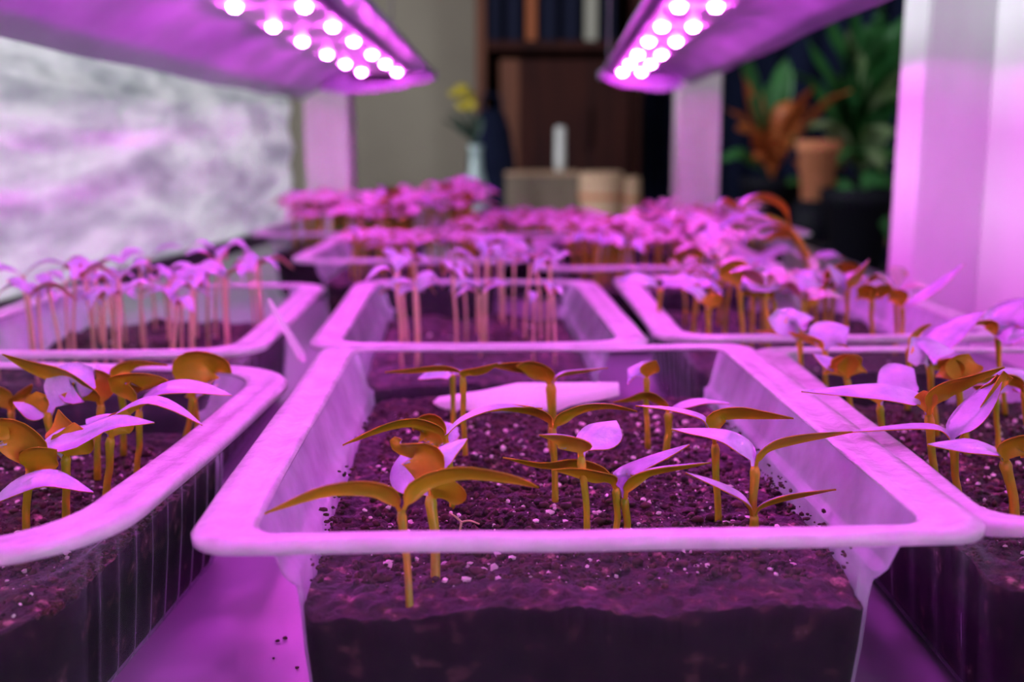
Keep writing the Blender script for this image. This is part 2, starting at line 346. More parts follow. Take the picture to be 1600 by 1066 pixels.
# ------------------------------------------------------------------ seedlings placed one by one
random.seed(5)
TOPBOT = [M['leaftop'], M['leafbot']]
def seedling(label, base, node, leaves, group, stem='stem', r=.0010, mats=None, sway=0):
    Y = base[2]; b = at(*base); nd = at(node[0], node[1], Y+(node[2] if len(node) > 2 else 0))
    e = empty('seedling', b); tag(e, label, 'seedling', group)
    nd = nd-b; z = Vector((0,0,0))
    mid = nd*.5 + Vector((sway+.0006*random.uniform(-1,1), .0005, 0))
    tube('stem', [z-Vector((0,0,.004)), mid*.5, mid, nd*.85, nd], [r*.88, r*.8, r*.76, r*.78, r*.8, r*.88, r*1.05, r*.7], M[stem], e, n=10)
    for lf in leaves:
        pts, dy, w, a = lf[:4]; kw = lf[4] if len(lf) > 4 else {}
        P = [nd-Vector((0,0,r*.8))]; k = len(pts)
        for i, q in enumerate(pts): P.append(at(q[0], q[1], Y+(node[2] if len(node) > 2 else 0)+dy*((i+1)/k))-b)
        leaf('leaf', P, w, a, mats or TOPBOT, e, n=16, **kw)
    return e
G1 = 'seedlings in the front centre tray'; G2 = 'seedlings in the front left tray'; G3 = 'seedlings in the front right tray'; G4 = 'seedlings in the tray behind the front right tray'
# --- front centre tray
seedling('front left seedling of the centre tray whose narrow leaf arches over the left rim', (641,950,.210), (627,797,.006), [
  ([(617,783),(598,763),(558,757),(498,766),(413,802)], -.006, .0068, 44), ([(636,783),(650,758),(679,741),(728,733),(800,745),(842,761)], .004, .0075, 40)], G1, r=.0010)
seedling('seedling with a folded pale leaf and brown curled tip, left in the centre tray', (680,908,.222), (673,775,.006), [
  ([(668,760),(655,735),(640,712),(634,700)], .012, .0125, -34, dict(cup=.5, peak=.5)), ([(672,755),(664,712),(650,698),(626,700),(612,686)], .002, .010, 50, dict(wavy=.12)),
  ([(676,748),(684,718),(700,700),(730,685)], .004, .0068, -12, dict(peak=.6)), ([(686,770),(700,764),(705,748)], -.004, .0085, 55, dict(peak=.6, cup=.3))], G1, r=.00135)
seedling('seedling left of middle with one leaf arching left and one long leaf curving right', (707,793,.268), (697,690), [
  ([(688,672),(668,660),(640,655),(597,666),(535,695)], -.004, .0072, 32), ([(699,674),(722,650),(761,634),(800,631),(848,637)], .004, .0095, 12)], G1)
seedling('seedling with a crumpled brown leaf standing just left behind the arching pair', (684,752,.288), (682,700), [
  ([(681,685),(672,668),(655,662),(645,672)], .0, .011, 50, dict(wavy=.15)), ([(686,684),(704,664),(716,668)], .006, .009, -20)], G1)
seedling('back left seedling of the centre tray with a wide pale leaf to the left', (708,652,.338), (707,585), [
  ([(700,579),(684,577),(653,592)], -.004, .0085, -22), ([(712,581),(745,575),(785,566)], .006, .008, 8)], G1)
seedling('taller of the two thin stems at the back left with a faint brown leaf', (728,716,.308), (723,588), [
  ([(718,578),(690,572),(640,577),(602,581)], .006, .005, 30), ([(728,580),(752,575),(778,567)], -.004, .006, 30)], G1)
seedling('back middle seedling of the centre tray with several layered brown leaves under the rear rim', (862,705,.315), (861,600), [
  ([(850,586),(832,571),(800,569),(765,571)], .003, .009, 34), ([(868,588),(880,580),(908,577),(950,574)], .004, .0065, 22), ([(857,588),(843,577),(822,569),(806,572)], -.003, .008, 44)], G1, r=.0016)
seedling('middle seedling of the centre tray whose two leaves arch like a wide bow', (868,782,.272), (863,668), [
  ([(856,650),(834,637),(790,633),(750,643)], .002, .0072, 30), ([(871,660),(885,643),(914,632),(953,631),(996,642)], -.002, .0075, 28)], G1, r=.0011)
seedling('seedling in the middle of the centre tray with a wide pale leaf pointing up right', (918,856,.241), (908,712), [
  ([(905,696),(892,683),(870,678),(842,679)], -.003, .0105, 26, dict(peak=.4)), ([(913,697),(928,683),(945,664),(963,657)], .012, .0115, -6, dict(peak=.55))], G1, r=.0010)
seedling('seedling with two straight parallel brown leaves reaching left across the centre tray', (960,853,.243), (963,762), [
  ([(948,738),(925,724),(895,719),(848,724),(786,714)], .004, .0065, 36), ([(955,747),(934,741),(900,734),(863,733)], -.005, .0062, 40)], G1, r=.0010)
seedling('seedling with two leaves rising to the right at the centre of the front tray', (978,853,.243), (976,779), [
  ([(972,755),(976,733),(1000,720),(1039,706),(1077,694)], .004, .0078, 0), ([(981,760),(1000,738),(1030,729),(1070,725),(1110,722)], -.003, .0078, 26)], G1, r=.0011)
seedling('short seedling under the rear rim with a round pale leaf and thin brown one', (1013,684,.318), (1010,590), [
  ([(1006,580),(994,575),(980,576)], .006, .013, -30, dict(peak=.5)), ([(1012,579),(1018,570),(1025,563)], -.004, .006, 50)], G1)
seedling('back right orange stemmed seedling with a thin arched leaf', (1040,705,.305), (1045,645), [
  ([(1040,632),(1020,616),(1005,614),(986,621),(958,628)], .003, .0065, 32), ([(1052,636),(1075,626),(1101,623),(1140,630)], .0, .007, -2)], G1, r=.0013)
seedling('right seedling of the centre tray with a brown leaf right and pale leaf left', (1124,812,.257), (1117,694), [
  ([(1115,668),(1122,645),(1153,640),(1190,645),(1240,653)], .0, .0072, 38), ([(1113,670),(1098,648),(1050,636),(993,633)], .004, .0075, 10)], G1, r=.0011)
seedling('tall front right seedling of the centre tray with a long leaf crossing the right rim', (1182,850,.243), (1179,729), [
  ([(1186,708),(1208,689),(1256,680),(1332,674)], .006, .0080, 36), ([(1173,704),(1155,684),(1120,673),(1049,670)], .004, .0092, -8)], G1, r=.00125)
seedling('low forked seedling beside the tall front right one of the centre tray', (1180,858,.240), (1178,806), [
  ([(1172,788),(1155,768),(1119,752),(1072,738)], -.004, .0062, -6), ([(1186,790),(1215,776),(1255,769),(1306,764)], .004, .0060, 34)], G1, r=.0011)
# tiny dead sprout
e = empty('dead_sprout', at(718,842,.247)); tag(e, 'tiny dry forked sprout on the soil of the centre tray', 'sprout')
b = at(718,842,.247)
tube('stem', [Vector((0,0,-.001)), at(719,828,.247)-b, at(721,816,.247)-b], [.0004,.0003,.0003], M['tanstem'], e, n=6)
tube('twig', [at(721,816,.247)-b, at(712,808,.247)-b, at(703,802,.247)-b], [.0003,.0002], M['tanstem'], e, n=6)
tube('twig', [at(721,816,.247)-b, at(734,814,.246)-b, at(749,819,.245)-b], [.0003,.0002], M['tanstem'], e, n=6)
# --- front right tray
seedling('far left seedling of the right tray with a flat pale head', (1258,620,.368), (1249,530), [
  ([(1242,515),(1233,500),(1245,492),(1272,497)], .0, .014, -30), ([(1240,520),(1215,516),(1180,517)], .004, .005, 30)], G3, r=.0011)
seedling('seedling in the right tray with broad pale leaf and curved brown leaf from the left', (1294,640,.352), (1289,548), [
  ([(1280,534),(1258,525),(1232,519)], .003, .0055, 32), ([(1292,530),(1305,516),(1327,512)], .002, .016, -30)], G3, r=.0011)
seedling('seedling in the right tray with an umbrella shaped brown leaf near the left rim', (1339,668,.330), (1323,592), [
  ([(1318,574),(1306,562),(1299,562)], -.002, .012, 48), ([(1327,574),(1338,562),(1347,560)], -.002, .012, 48), ([(1312,572),(1293,562),(1271,553)], .004, .008, -20)], G3, r=.0011)
seedling('seedling in the right tray with a wide pale leaf rising to a folded tip', (1379,712,.302), (1375,634), [
  ([(1378,618),(1395,600),(1412,582),(1428,576)], .004, .0125, -32, dict(peak=.6)), ([(1370,616),(1362,608),(1356,604)], .0, .007, 40)], G3, r=.0012)
seedling('tall right tray seedling with very long pale left leaf and brown right blade', (1465,770,.268), (1451,648), [
  ([(1444,626),(1425,613),(1385,605),(1330,606),(1252,611)], .004, .0110, -12), ([(1456,622),(1475,604),(1510,593),(1569,573)], -.002, .0090, 42), ([(1448,630),(1444,618),(1443,610)], 0, .006, 50)], G3, r=.0013)
seedling('right tray seedling with thin left leaf and wide pale leaf rising to the right', (1503,796,.257), (1489,694), [
  ([(1482,678),(1465,664),(1430,661),(1380,666),(1320,675)], .004, .0080, 8), ([(1492,670),(1512,645),(1540,615),(1567,582)], .002, .0085, -14, dict(peak=.45)), ([(1566,590),(1553,600),(1531,606)], .004, .005, 50)], G3, r=.0012)
seedling('nearest seedling of the right tray with a yellow green stem at the right edge', (1588,812,.246), (1570,720), [
  ([(1558,702),(1530,691),(1495,692),(1449,694)], -.002, .0085, -10), ([(1574,706),(1585,692),(1610,688),(1650,692)], -.002, .011, 46)], G3, r=.0015)
seedling('seedling in the right tray with an upright funnel shaped brown leaf', (1513,690,.315), (1496,600), [
  ([(1488,580),(1476,568),(1464,566)], .002, .010, 44), ([(1500,580),(1506,562),(1514,553)], -.002, .012, 46)], G3, r=.0012)
seedling('seedling in the right tray with a pale drooping leaf behind the tall brown blade', (1465,662,.330), (1452,572), [
  ([(1446,558),(1440,545),(1462,541),(1492,550)], -.002, .014, -28), ([(1460,566),(1485,568),(1508,558)], .002, .006, 44)], G3, r=.0012)
seedling('far seedling of the right tray with a large pale leaf slanting up right', (1419,622,.362), (1420,545), [
  ([(1424,528),(1437,514),(1455,506)], .004, .006, 44), ([(1430,540),(1460,528),(1500,505),(1538,487)], -.010, .013, -28)], G3, r=.0011)
seedling('far right seedling of the right tray with pale wings spread beyond the picture edge', (1572,630,.360), (1558,528), [
  ([(1552,512),(1542,502),(1515,506)], .002, .005, 36), ([(1562,512),(1570,495),(1590,478),(1620,465)], -.002, .014, -26), ([(1566,520),(1585,515),(1625,512)], -.006, .012, -30)], G3, r=.0011)
seedling('right tray seedling with a thin stem and pale leaf cut by the picture edge', (1562,694,.312), (1556,622), [
  ([(1558,606),(1570,590),(1600,585),(1640,590)], .004, .012, -26), ([(1550,614),(1532,606),(1520,604)], .004, .006, 46)], G3, r=.0010)
seedling('right edge seedling of the right tray with a brown leaf reaching left', (1612,700,.310), (1600,612), [
  ([(1592,598),(1570,587),(1540,590),(1496,602)], .0, .0065, 34), ([(1610,600),(1640,596)], 0, .008, 30)], G3, r=.0012)
# --- front left tray
seedling('front left tray seedling with an orange leaf curled over the left picture edge', (40,838,.250), (47,735), [
  ([(42,712),(36,684),(12,664),(-22,690)], -.003, .0130, 48), ([(56,722),(70,706),(89,702)], -.004, .009, 48), ([(50,716),(52,704),(56,700)], 0, .006, 30)], G2, r=.0012)
seedling('seedling mostly outside the left edge with one low pale leaf', (-28,850,.240), (-30,800), [
  ([(0,770),(30,750),(80,742),(146,769)], .0, .0095, -14), ([(-50,780),(-80,770)], 0, .008, 20)], G2, r=.0012)
seedling('seedling in the left tray with a broad pale leaf reaching right over the stems', (102,808,.258), (103,712), [
  ([(85,700),(66,694),(82,680),(120,676),(175,655),(241,660)], -.006, .0110, -20, dict(stalk=.2)), ([(102,690),(100,665),(92,640)], .004, .0095, 42), ([(108,698),(118,680),(116,660)], -.003, .010, 50)], G2, r=.00125)
seedling('seedling in the left tray with a long pale leaf drooping right to a point', (163,780,.272), (173,684), [
  ([(176,660),(196,635),(240,618),(280,634),(317,664)], -.003, .0110, 6), ([(166,660),(150,652),(134,655)], .004, .009, -15), ([(178,668),(190,655),(198,640)], 0, .008, 50)], G2, r=.00125)
seedling('left tray seedling with a flat pale leaf pointing right under a brown cap', (211,748,.290), (218,642), [
  ([(226,616),(262,597),(310,600),(362,617)], -.002, .0110, -8), ([(208,618),(194,600),(206,592),(240,590),(263,594)], .002, .010, 44)], G2, r=.0011)
seedling('seedling in the left tray with a brown umbrella leaf near the far right corner', (284,704,.322), (303,620), [
  ([(300,600),(304,578),(318,562),(345,566),(362,583)], .0, .015, 46), ([(310,606),(325,598),(333,592)], -.003, .009, -20)], G2, r=.0012)
seedling('thin stemmed seedling under the brown umbrella leaf of the left tray', (306,690,.335), (304,625), [
  ([(312,612),(326,606),(340,600)], .003, .007, 10), ([(298,612),(284,606)], 0, .006, 30)], G2, r=.0010)
seedling('seedling in the left tray with a long brown leaf rising to the upper left', (151,728,.298), (158,632), [
  ([(150,620),(130,605),(95,583),(50,570),(4,553)], -.004, .0100, 44), ([(160,612),(158,590),(150,578)], .003, .009, 46)], G2, r=.0012)
seedling('seedling in the left tray with a wide pale upturned leaf on a greenish stalk', (82,740,.290), (74,645), [
  ([(85,625),(95,605),(110,592),(122,600),(116,626)], .006, .016, -40), ([(66,632),(60,622),(57,612)], 0, .009, 46), ([(64,644),(45,634),(20,628)], -.002, .009, -10)], G2, r=.0012)
seedling('seedling with a pale bent leaf behind the brown umbrella of the left tray', (192,692,.322), (190,610), [
  ([(186,594),(190,575),(215,565),(262,570)], .002, .006, 36), ([(180,596),(170,582),(150,570)], .002, .009, -10)], G2, r=.0012)
seedling('seedling at the far left edge of the left tray with brown folded leaves', (16,690,.318), (18,642), [
  ([(10,625),(0,612),(-16,606)], 0, .010, 48), ([(24,624),(34,612),(50,600)], .002, .008, 20)], G2, r=.0011)
# --- tray behind the front right tray
for lb, b_, n_, L_ in [
 ('seedling with an orange cone leaf and a pale leaf hooked to the left', (1108,512,.452), (1106,482), [([(1100,462),(1086,450),(1064,449)], 0, .011, -18), ([(1110,468),(1108,458)], 0, .01, 46)]),
 ('seedling with a brown cap leaf standing highest left of the bent yellow plant', (1162,525,.445), (1156,455), [([(1150,436),(1142,420),(1156,414),(1172,420)], 0, .011, 46), ([(1162,440),(1200,440),(1230,452)], 0, .013, -24)]),
 ('seedling with orange folded leaves right of the bent yellow plant', (1255,515,.452), (1258,486), [([(1262,470),(1276,456),(1290,450)], 0, .010, 44), ([(1252,470),(1238,458),(1215,455)], 0, .012, -18)]),
 ('seedling with a flat brown top leaf near the front right post', (1365,520,.448), (1362,470), [([(1356,458),(1346,452),(1338,452)], 0, .011, 46), ([(1366,458),(1380,452),(1396,456)], 0, .011, 46)]),
 ('seedling with one thin leaf rising steeply in front of the white post', (1409,520,.440), (1410,482), [([(1424,470),(1445,455),(1475,434),(1507,411)], -.004, .0085, -10), ([(1406,466),(1400,458),(1392,452)], 0, .009, 40)]),
 ('seedling with two pale leaves held upright like wings', (1322,510,.470), (1324,455), [([(1318,436),(1306,422),(1292,412)], 0, .014, -20), ([(1330,436),(1344,418),(1358,405)], 0, .014, 20)]),
 ('seedling with a wide pale leaf under the bent yellow plant', (1212,520,.450), (1210,470), [([(1220,448),(1250,436),(1286,446)], 0, .014, -26), ([(1200,455),(1180,452),(1150,460)], 0, .010, 30)]),
 ('seedling with long low pale leaves near the left rim', (1030,505,.475), (1032,450), [([(1016,436),(990,430),(960,440)], 0, .012, -20), ([(1046,438),(1075,432),(1100,440)], 0, .012, -18)]),
 ('seedling with a brown pointed leaf near the right rim', (1290,505,.480), (1288,440), [([(1296,426),(1320,415),(1345,420)], 0, .011, 40), ([(1278,428),(1262,424),(1245,432)], 0, .011, -20)])]:
    seedling(lb, b_, n_, L_, G4, r=.0012)
# large bent plant
e = empty('wilted_plant', at(1268,470,.60)); b = at(1268,470,.60); tag(e, 'tall wilting plant with bent yellow stem before the dark houseplants', 'plant')
Pp = lambda x, y, dy=0: at(x, y, .60+dy)-b
tube('stem', [Vector((0,0,-.01)), Pp(1266,440), Pp(1262,405), Pp(1240,365), Pp(1205,340), Pp(1165,338)], [.0020,.0022,.0022,.0018,.0013,.0009], M['stem'], e)
for pts, w, a in [([(1238,368),(1225,322),(1190,303),(1160,312),(1150,335)], .0075, 30), ([(1205,340),(1175,330),(1140,338),(1122,362)], .009, -12),
                  ([(1245,385),(1225,352),(1190,350),(1165,368),(1160,392)], .008, 20), ([(1262,410),(1235,385),(1205,388),(1170,412)], .012, -14),
                  ([(1175,338),(1150,318),(1128,310),(1118,326)], .007, 25), ([(1262,408),(1280,395),(1300,392),(1318,404)], .010, -14), ([(1240,372),(1215,362),(1185,372)], .010, 34)]:
    leaf('leaf', [Pp(x, y, -.004*i) for i, (x, y) in enumerate(pts)], w, a, TOPBOT, e, n=14, cup=.4, wavy=.1)
# ------------------------------------------------------------------ crowds of seedlings further back: prototypes, then copies
def proto(kind, seed):
    random.seed(seed*13+kind)
    e = empty('seedling'); 
    if kind == 0:      # leggy, thin leaves
        h = .036*random.uniform(.92, 1.1); st = M['tanstem']; r = .0007; mats = [M['leaftop'], M['leafbot2']]
        T = Vector((random.uniform(-.003,.003), random.uniform(-.002,.002), h)); nl = 2
    else:              # bushy
        h = .040*random.uniform(.85, 1.15); st = M['stem']; r = .0012; mats = [M['leaftop' if seed in (1, 4) else 'leaftop2'], M['leafbot' if seed % 2 else 'leafbot2']]
        T = Vector((random.uniform(-.004,.004), random.uniform(-.003,.003), h)); nl = 4 if seed % 3 else 3
    tube('stem', [Vector((0,0,-.004)), Vector((T.x*.1, 0, h*.4)), T*.8, T], [r*1.1, r, r, r*1.3], st, e, n=7, seg=8)
    a0 = random.uniform(0, pi)
    for k in range(nl):
        a = a0+pi*k+(pi/2 if k >= 2 else 0)+random.uniform(-.4,.4); d = Vector((cos(a), sin(a), 0)); ln = random.uniform(.014,.021) if kind == 0 else random.uniform(.016,.027)
        up = random.uniform(.001,.005) if kind == 0 else random.uniform(.001,.010)
        P = [T-Vector((0,0,.001)), T+d*ln*.25+Vector((0,0,.003+up*.4)), T+d*ln*.6+Vector((0,0,.003+up)), T+d*ln+Vector((0,0,up-random.uniform(0,.006)))]
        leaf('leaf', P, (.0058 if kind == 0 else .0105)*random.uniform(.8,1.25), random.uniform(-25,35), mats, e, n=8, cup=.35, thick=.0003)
    return e
LEG = [proto(0, k) for k in range(6)]; BUSH = [proto(1, k) for k in range(8)]
used = set()
def place(src, x, y, z, rz, sc, label, group, fat=1):
    if src.name not in used:
        used.add(src.name); c = src
    else:
        c = src.copy(); COL.objects.link(c)
        for ch in src.children:
            q = ch.copy(); COL.objects.link(q); q.parent = c
    c.location = (x, y, z); c.rotation_euler = (0, 0, rz); c.scale = (sc*fat, sc*fat, sc); tag(c, label, 'seedling', group)
    return c
random.seed(21)
def crowd(i, n, protos, label, group, sc=(.85,1.15), xs=None, m=.0245, mind=.009, fat=1):
    x, y, w, l, rz, h = TR[i][:6]; pts = []; tries = 0
    while len(pts) < n and tries < 4000:
        tries += 1
        if xs: cx, sx = random.choice(xs); px = cx+random.gauss(0, sx); py = random.uniform(-l/2+m, l/2-m)
        else: px = random.uniform(-w/2+m, w/2-m); py = random.uniform(-l/2+m, l/2-m)
        if abs(px) > w/2-m or any((px-a)**2+(py-b)**2 < mind**2 for a, b in pts): continue
        pts.append((px, py))
    for px, py in pts:
        a = radians(rz); X = x+px*cos(a)-py*sin(a); Yy = y+px*sin(a)+py*cos(a)
        place(random.choice(protos), X, Yy, Z0+h+.001, random.uniform(0, 2*pi), random.uniform(*sc), label, group, fat)
crowd(4, 40, LEG, 'leggy pale seedling in the crowded tray behind the front left tray', 'leggy seedlings in the tray beside the foil', (.68,.98))
crowd(3, 20, LEG, 'leggy seedling with a pale straight stem in the tray directly behind the centre tray', 'leggy seedlings behind the centre tray', (.72,1.0), xs=[(-.030,.005),(-.001,.006),(.026,.006)], mind=.005)
crowd(5, 14, BUSH[:6], 'bushy seedling deep in the tray behind the front right tray', 'bushy seedlings behind the front right tray', (.6,.8), mind=.012)
crowd(6, 26, BUSH, 'blurred bushy seedling in the third row tray on the left', 'seedlings in the third row left tray', (.5,.68), fat=1.3)
crowd(7, 42, BUSH, 'blurred bushy seedling in the third row tray on the right', 'seedlings in the third row right tray', (.62,.85), fat=1.35)
crowd(8, 52, BUSH, 'blurred seedling in the far tray by the left post', 'seedlings in the far left tray', (.65,.95), fat=1.35)
crowd(9, 56, BUSH, 'blurred seedling in the middle tray of the far row', 'seedlings in the far middle tray', (.46,.66), fat=1.35)
crowd(10, 44, BUSH, 'blurred seedling in the far tray by the right post', 'seedlings in the far right tray', (.48,.7), fat=1.35)
# a taller clump in the far left of middle
for k in range(20):
    place(random.choice(BUSH), random.uniform(-.118,-.035), random.uniform(.93,1.03), Z0+.039, random.uniform(0,6.28), random.uniform(.9,1.15), 'tall blurred seedling in the highest clump of the far row', 'tall clump in the far row', 1.2)
# plant marker leaning at the rim
b = at(476,566,.392); tp = at(419,467,.40)-b
mk = empty('plant_marker', b); tag(mk, 'thin white plastic plant marker leaning left over the tray rims', 'plant marker')
d = tp.normalized(); s = d.cross(Vector((0,1,0))).normalized(); V = []; prof = [(0,.0006),(.12,.0013),(.25,.0011),(.6,.0008),(.93,.0006),(1,.0002)]
for u, w in prof:
    c = tp*u; w *= 1.35
    V += [c+s*w-Vector((0,.0003,0)), c-s*w-Vector((0,.0003,0)), c-s*w+Vector((0,.0003,0)), c+s*w+Vector((0,.0003,0))]
F = [(0,1,2,3), tuple(range(20,24))[::-1]]
for i in range(5):
    for k in range(4): F.append((4*i+k, 4*i+4+k, 4*i+4+(k+1)%4, 4*i+(k+1)%4))
mesh('blade', V, F, M['marker'], mk, smooth=False)
# ------------------------------------------------------------------ shelf unit
shelf = empty('grow_shelf', (0, .6, Z0)); tag(shelf, 'white wooden shelf unit with square posts carrying all the seed trays', 'shelf')
def sp(name, c, s, m, bev=.0015): 
    o = box(name, (0,0,0), s, m, shelf, bev); o.location = (c[0], c[1]-.6, c[2]-Z0); return o
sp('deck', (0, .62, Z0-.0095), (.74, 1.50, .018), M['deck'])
sp('upper_shelf', (0, .50, Z0+.46), (.74, 1.50, .018), M['deck'])
for (px, py, w) in [(-.2095,1.275,.051), (.2120,1.275,.048), (.2720,.700,.043), (-.345,-.06,.045), (.345,-.06,.045)]:
    back = py > .9 or py < 0
    o = sp('post', (px, py, .64 if back else Z0+.2245), (w, .045, 1.0), M['shadepost' if py > 1 else 'post'])
    o.scale = (1,1,1)
    me = o.data
    zlo, zhi = (Z0, Z0+.451)
    for v in me.vertices: v.co.z = (zlo if v.co.z < 0 else zhi) - (.64 if back else Z0+.2245)
for (px, py, r) in [(.2155,1.2515,.004),(.2260,1.2515,.003)]: pass
for (px, py) in [(-.35,-.10),(.35,-.10),(-.35,1.34),(.35,1.34)]: sp('leg', (px, py, (Z0-.0185)/2), (.05,.05,Z0-.0185), M['post'])
for z in (.150,.085,.03): 
    o = lathe('knot', [(.0001,0),(.0035,.0),(.0035,.0006),(.0001,.0008)], M['knot'], shelf, n=12, close=False); o.location = (.208+z*.05, 1.2523-.6, z); o.rotation_euler = (pi/2,0,0)
# crumbs of soil fallen on the deck
random.seed(4); V = []; F = []
ico = bmesh.new(); bmesh.ops.create_icosphere(ico, subdivisions=1, radius=1); iv = [v.co.copy() for v in ico.verts]; fi = [[v.index for v in f.verts] for f in ico.faces]; ico.free()
for _ in range(70):
    q = Vector((random.gauss(-.057,.007), random.gauss(.20,.035), 0)); r = random.uniform(.0003,.0008); bb = len(V)
    for v in iv: V.append((q.x+v.x*r*random.uniform(.7,1.5), q.y+v.y*r, Z0-.0004+r*.7+v.z*r*.7))
    for f in fi: F.append([bb+i for i in f])
tag(mesh('soil_crumbs', V, F, M['crumb'], smooth=False), 'scattered soil crumbs on the white shelf between the front trays', 'soil', kind='stuff')
# foil reflector on the left
random.seed(9)
A, B = Vector((-.335,.08)), Vector((-.240,1.20)); nx, nz = 150, 44; V = []; F = []
for i in range(nx+1):
    for j in range(nz+1):
        u, v = i/nx, j/nz; p = A.lerp(B, u); z = .041+v*.155 + .0015*noise.noise(Vector((u*14, v, 3)))
        d = .0035*noise.noise(Vector((u*22, v*5, 1)))+.0022*noise.noise(Vector((u*70, v*16, 2)))+.0018*sin(v*26+2*noise.noise(Vector((u*4, v*3, 5))))
        V.append((p.x+d, p.y, Z0+z))
for i in range(nx):
    for j in range(nz): a = i*(nz+1)+j; F.append((a, a+nz+1, a+nz+2, a+1))
f = mesh('foil_reflector', V, F, M['foil']); solid(f, .0008); tag(f, 'crinkled silvery foil reflector hanging along the left side of the shelf', 'reflector')
rail = empty('foil_rail', (A.x, A.y, Z0)); tag(rail, 'black rail under the lower edge of the foil reflector', 'rail')
ang = math.atan2(B.y-A.y, B.x-A.x); L = (B-A).length
o = box('bar', (L/2,0,.0335), (L,.007,.013), M['black'], rail, .001); rail.rotation_euler = (0,0,ang)
for q in (.02, L*.5, L-.02): box('foot', (q,0,.0135), (.012,.006,.027), M['black'], rail)
# white reflector board on the right
bd = empty('reflector_board', (.303,.42,Z0)); tag(bd, 'smooth white reflector board along the right side beside the white post', 'board')
box('panel', (0,0,.17), (.006,.52,.34), M['board'], bd, .001); bd.rotation_euler = (0,0,radians(2))
# ------------------------------------------------------------------ LED lamps
def lamp(name_label, prof, rows, zb, ys, drift, wires, capx, plate):
    y0, y1 = -.12, 1.19
    e = empty('grow_lamp', (0, .6, CAM.z+.07)); tag(e, name_label, 'lamp', 'magenta LED grow lamps')
    V = []; F = []; ny = 60
    for i in range(ny+1):
        y = y0+(y1-y0)*i/ny
        for k, (x, h) in enumerate(prof): V.append((x+drift*1.67*(y-.58), y-.6, h-.07+(.0025*noise.noise(Vector((x*30, y*9, 1))) if k not in (1,2) else 0)))
    n = len(prof)
    for i in range(ny):
        for k in range(n-1): F.append((i*n+k, i*n+k+1, (i+1)*n+k+1, (i+1)*n+k))
    solid(mesh('hood', V, F, M['hood'], e), .0012, 0)
    xs = [r for r in rows]
    lb = box('led_board', ((min(xs)+max(xs))/2, 0, zb+.0015-.07), (abs(xs[0]-xs[1])+.018, y1-y0-.03, .003), M['ledboard'], e); lb.location = (drift*1.67*(.535-.58), -.065, 0); lb.rotation_euler.z = -math.atan(drift*1.67)
    xa, xb = prof[0][0]+drift, prof[-2][0]+drift; za, zb2 = prof[1][1]-.07, plate-.07
    ep = mesh('end_plate', [(xa,y1-.6,za),(xb,y1-.6,za),(xb,y1-.6,zb2+.004),(xb*.75+xa*.25,y1-.6,zb2),(xb*.3+xa*.7,y1-.6,zb2+.006),(xa,y1-.6,prof[0][1]-.07)], [(0,1,2,3,4,5)], M['hood'], e, smooth=False); solid(ep, .001)
    box('end_cap', (capx, y1-.6+.012, -.004), (.05,.024,.018), M['black'], e, .003)
    for x in rows:
        for y in ys:
            xx = x+drift*1.67*(y-.58)
            l = lathe('led', [(.0001,-.0034),(.0018,-.0031),(.0029,-.0022),(.0035,-.0010),(.0037,0)], M['led'], e, n=14, close=False); l.location = (xx, y-.6, zb-.07)
    for y in wires:
        tube('hanging_wire', [Vector((xs[0],y-.6,.003)), Vector((xs[0],y-.6,.1)), Vector((xs[0],y-.6,Z0+.451-CAM.z-.07))], [.0009,.0009], M['wire'], e, n=6, seg=2)
    return e
YS = [-.05,.07,.18,.28,.38,.48,.583,.683,.785,.90,1.01,1.13]
lamp('left LED grow lamp glowing magenta under a wide purple hood above the foil', [(-.070,.064),(-.074,.072),(-.162,.072),(-.180,.066),(-.198,.052),(-.215,.041)], [-.107,-.143], .068, YS, -.010, (.1,1.0), -.150, .048)
lamp('right LED grow lamp glowing magenta with a narrow tilted hood', [(.064,.064),(.070,.072),(.124,.072),(.140,.070),(.152,.064),(.163,.058)], [.086,.105], .068, YS, .028, (.1,1.0), .150, .050)
# ------------------------------------------------------------------ room
def struct(name, c, s, m):
    o = box(name, c, s, m); o['kind'] = 'structure'; o['label'] = name.replace('_', ' ') + ' of the room'; return o
struct('floor', (.2,.6,-.05), (5.2,5.2,.1), M['floor'])
struct('ceiling', (.2,.6,2.65), (5.2,5.2,.1), M['ceiling'])
struct('wall_back', (.2,3.15,1.3), (5.2,.1,2.6), M['wall'])
struct('wall_left', (-2.35,.6,1.3), (.1,5.0,2.6), M['wall'])
struct('wall_right', (2.75,.6,1.3), (.1,5.0,2.6), M['wall'])
struct('wall_front', (.2,-1.95,1.3), (5.2,.1,2.6), M['wall'])
W = box('fill_light_panel', (1.35,-1.893,1.35), (1.7,.012,1.25), M['white']); W['kind'] = 'structure'; W['label'] = 'added fill light panel behind the camera'  # unseen panel added as backing for the fill light
# back furniture: table with pots, bookcase, curtain
tb = empty('table', (.55,2.42,0)); tag(tb, 'brown wooden table at the back carrying pots and boxes', 'table')
box('table_top', (0,0,.745), (1.9,.60,.03), M['table'], tb, .004)
for sx in (-.9,.9):
    for sy in (-.25,.25): box('leg', (sx,sy,.365), (.05,.05,.73), M['table'], tb, .003)
TZ = .76
bc = empty('bookcase', (.11,2.93,0)); tag(bc, 'dark brown bookcase with a door standing against the beige back wall', 'bookcase')
BX0, BX1 = -.09-.11, .32-.11
box('side_panel', (BX0+.012,0,1.05), (.024,.32,2.1), M['orangewood'], bc); box('side_panel', (BX1-.012,0,1.05), (.024,.32,2.1), M['brown'], bc)
box('back_panel', ((BX0+BX1)/2,.15,1.05), (BX1-BX0-.05,.02,2.1), M['brown'], bc)
for z in (.05,.55,1.16,2.09): box('shelf_board', ((BX0+BX1)/2,-.02,z), (BX1-BX0-.05,.27,.022), M['brown'], bc)
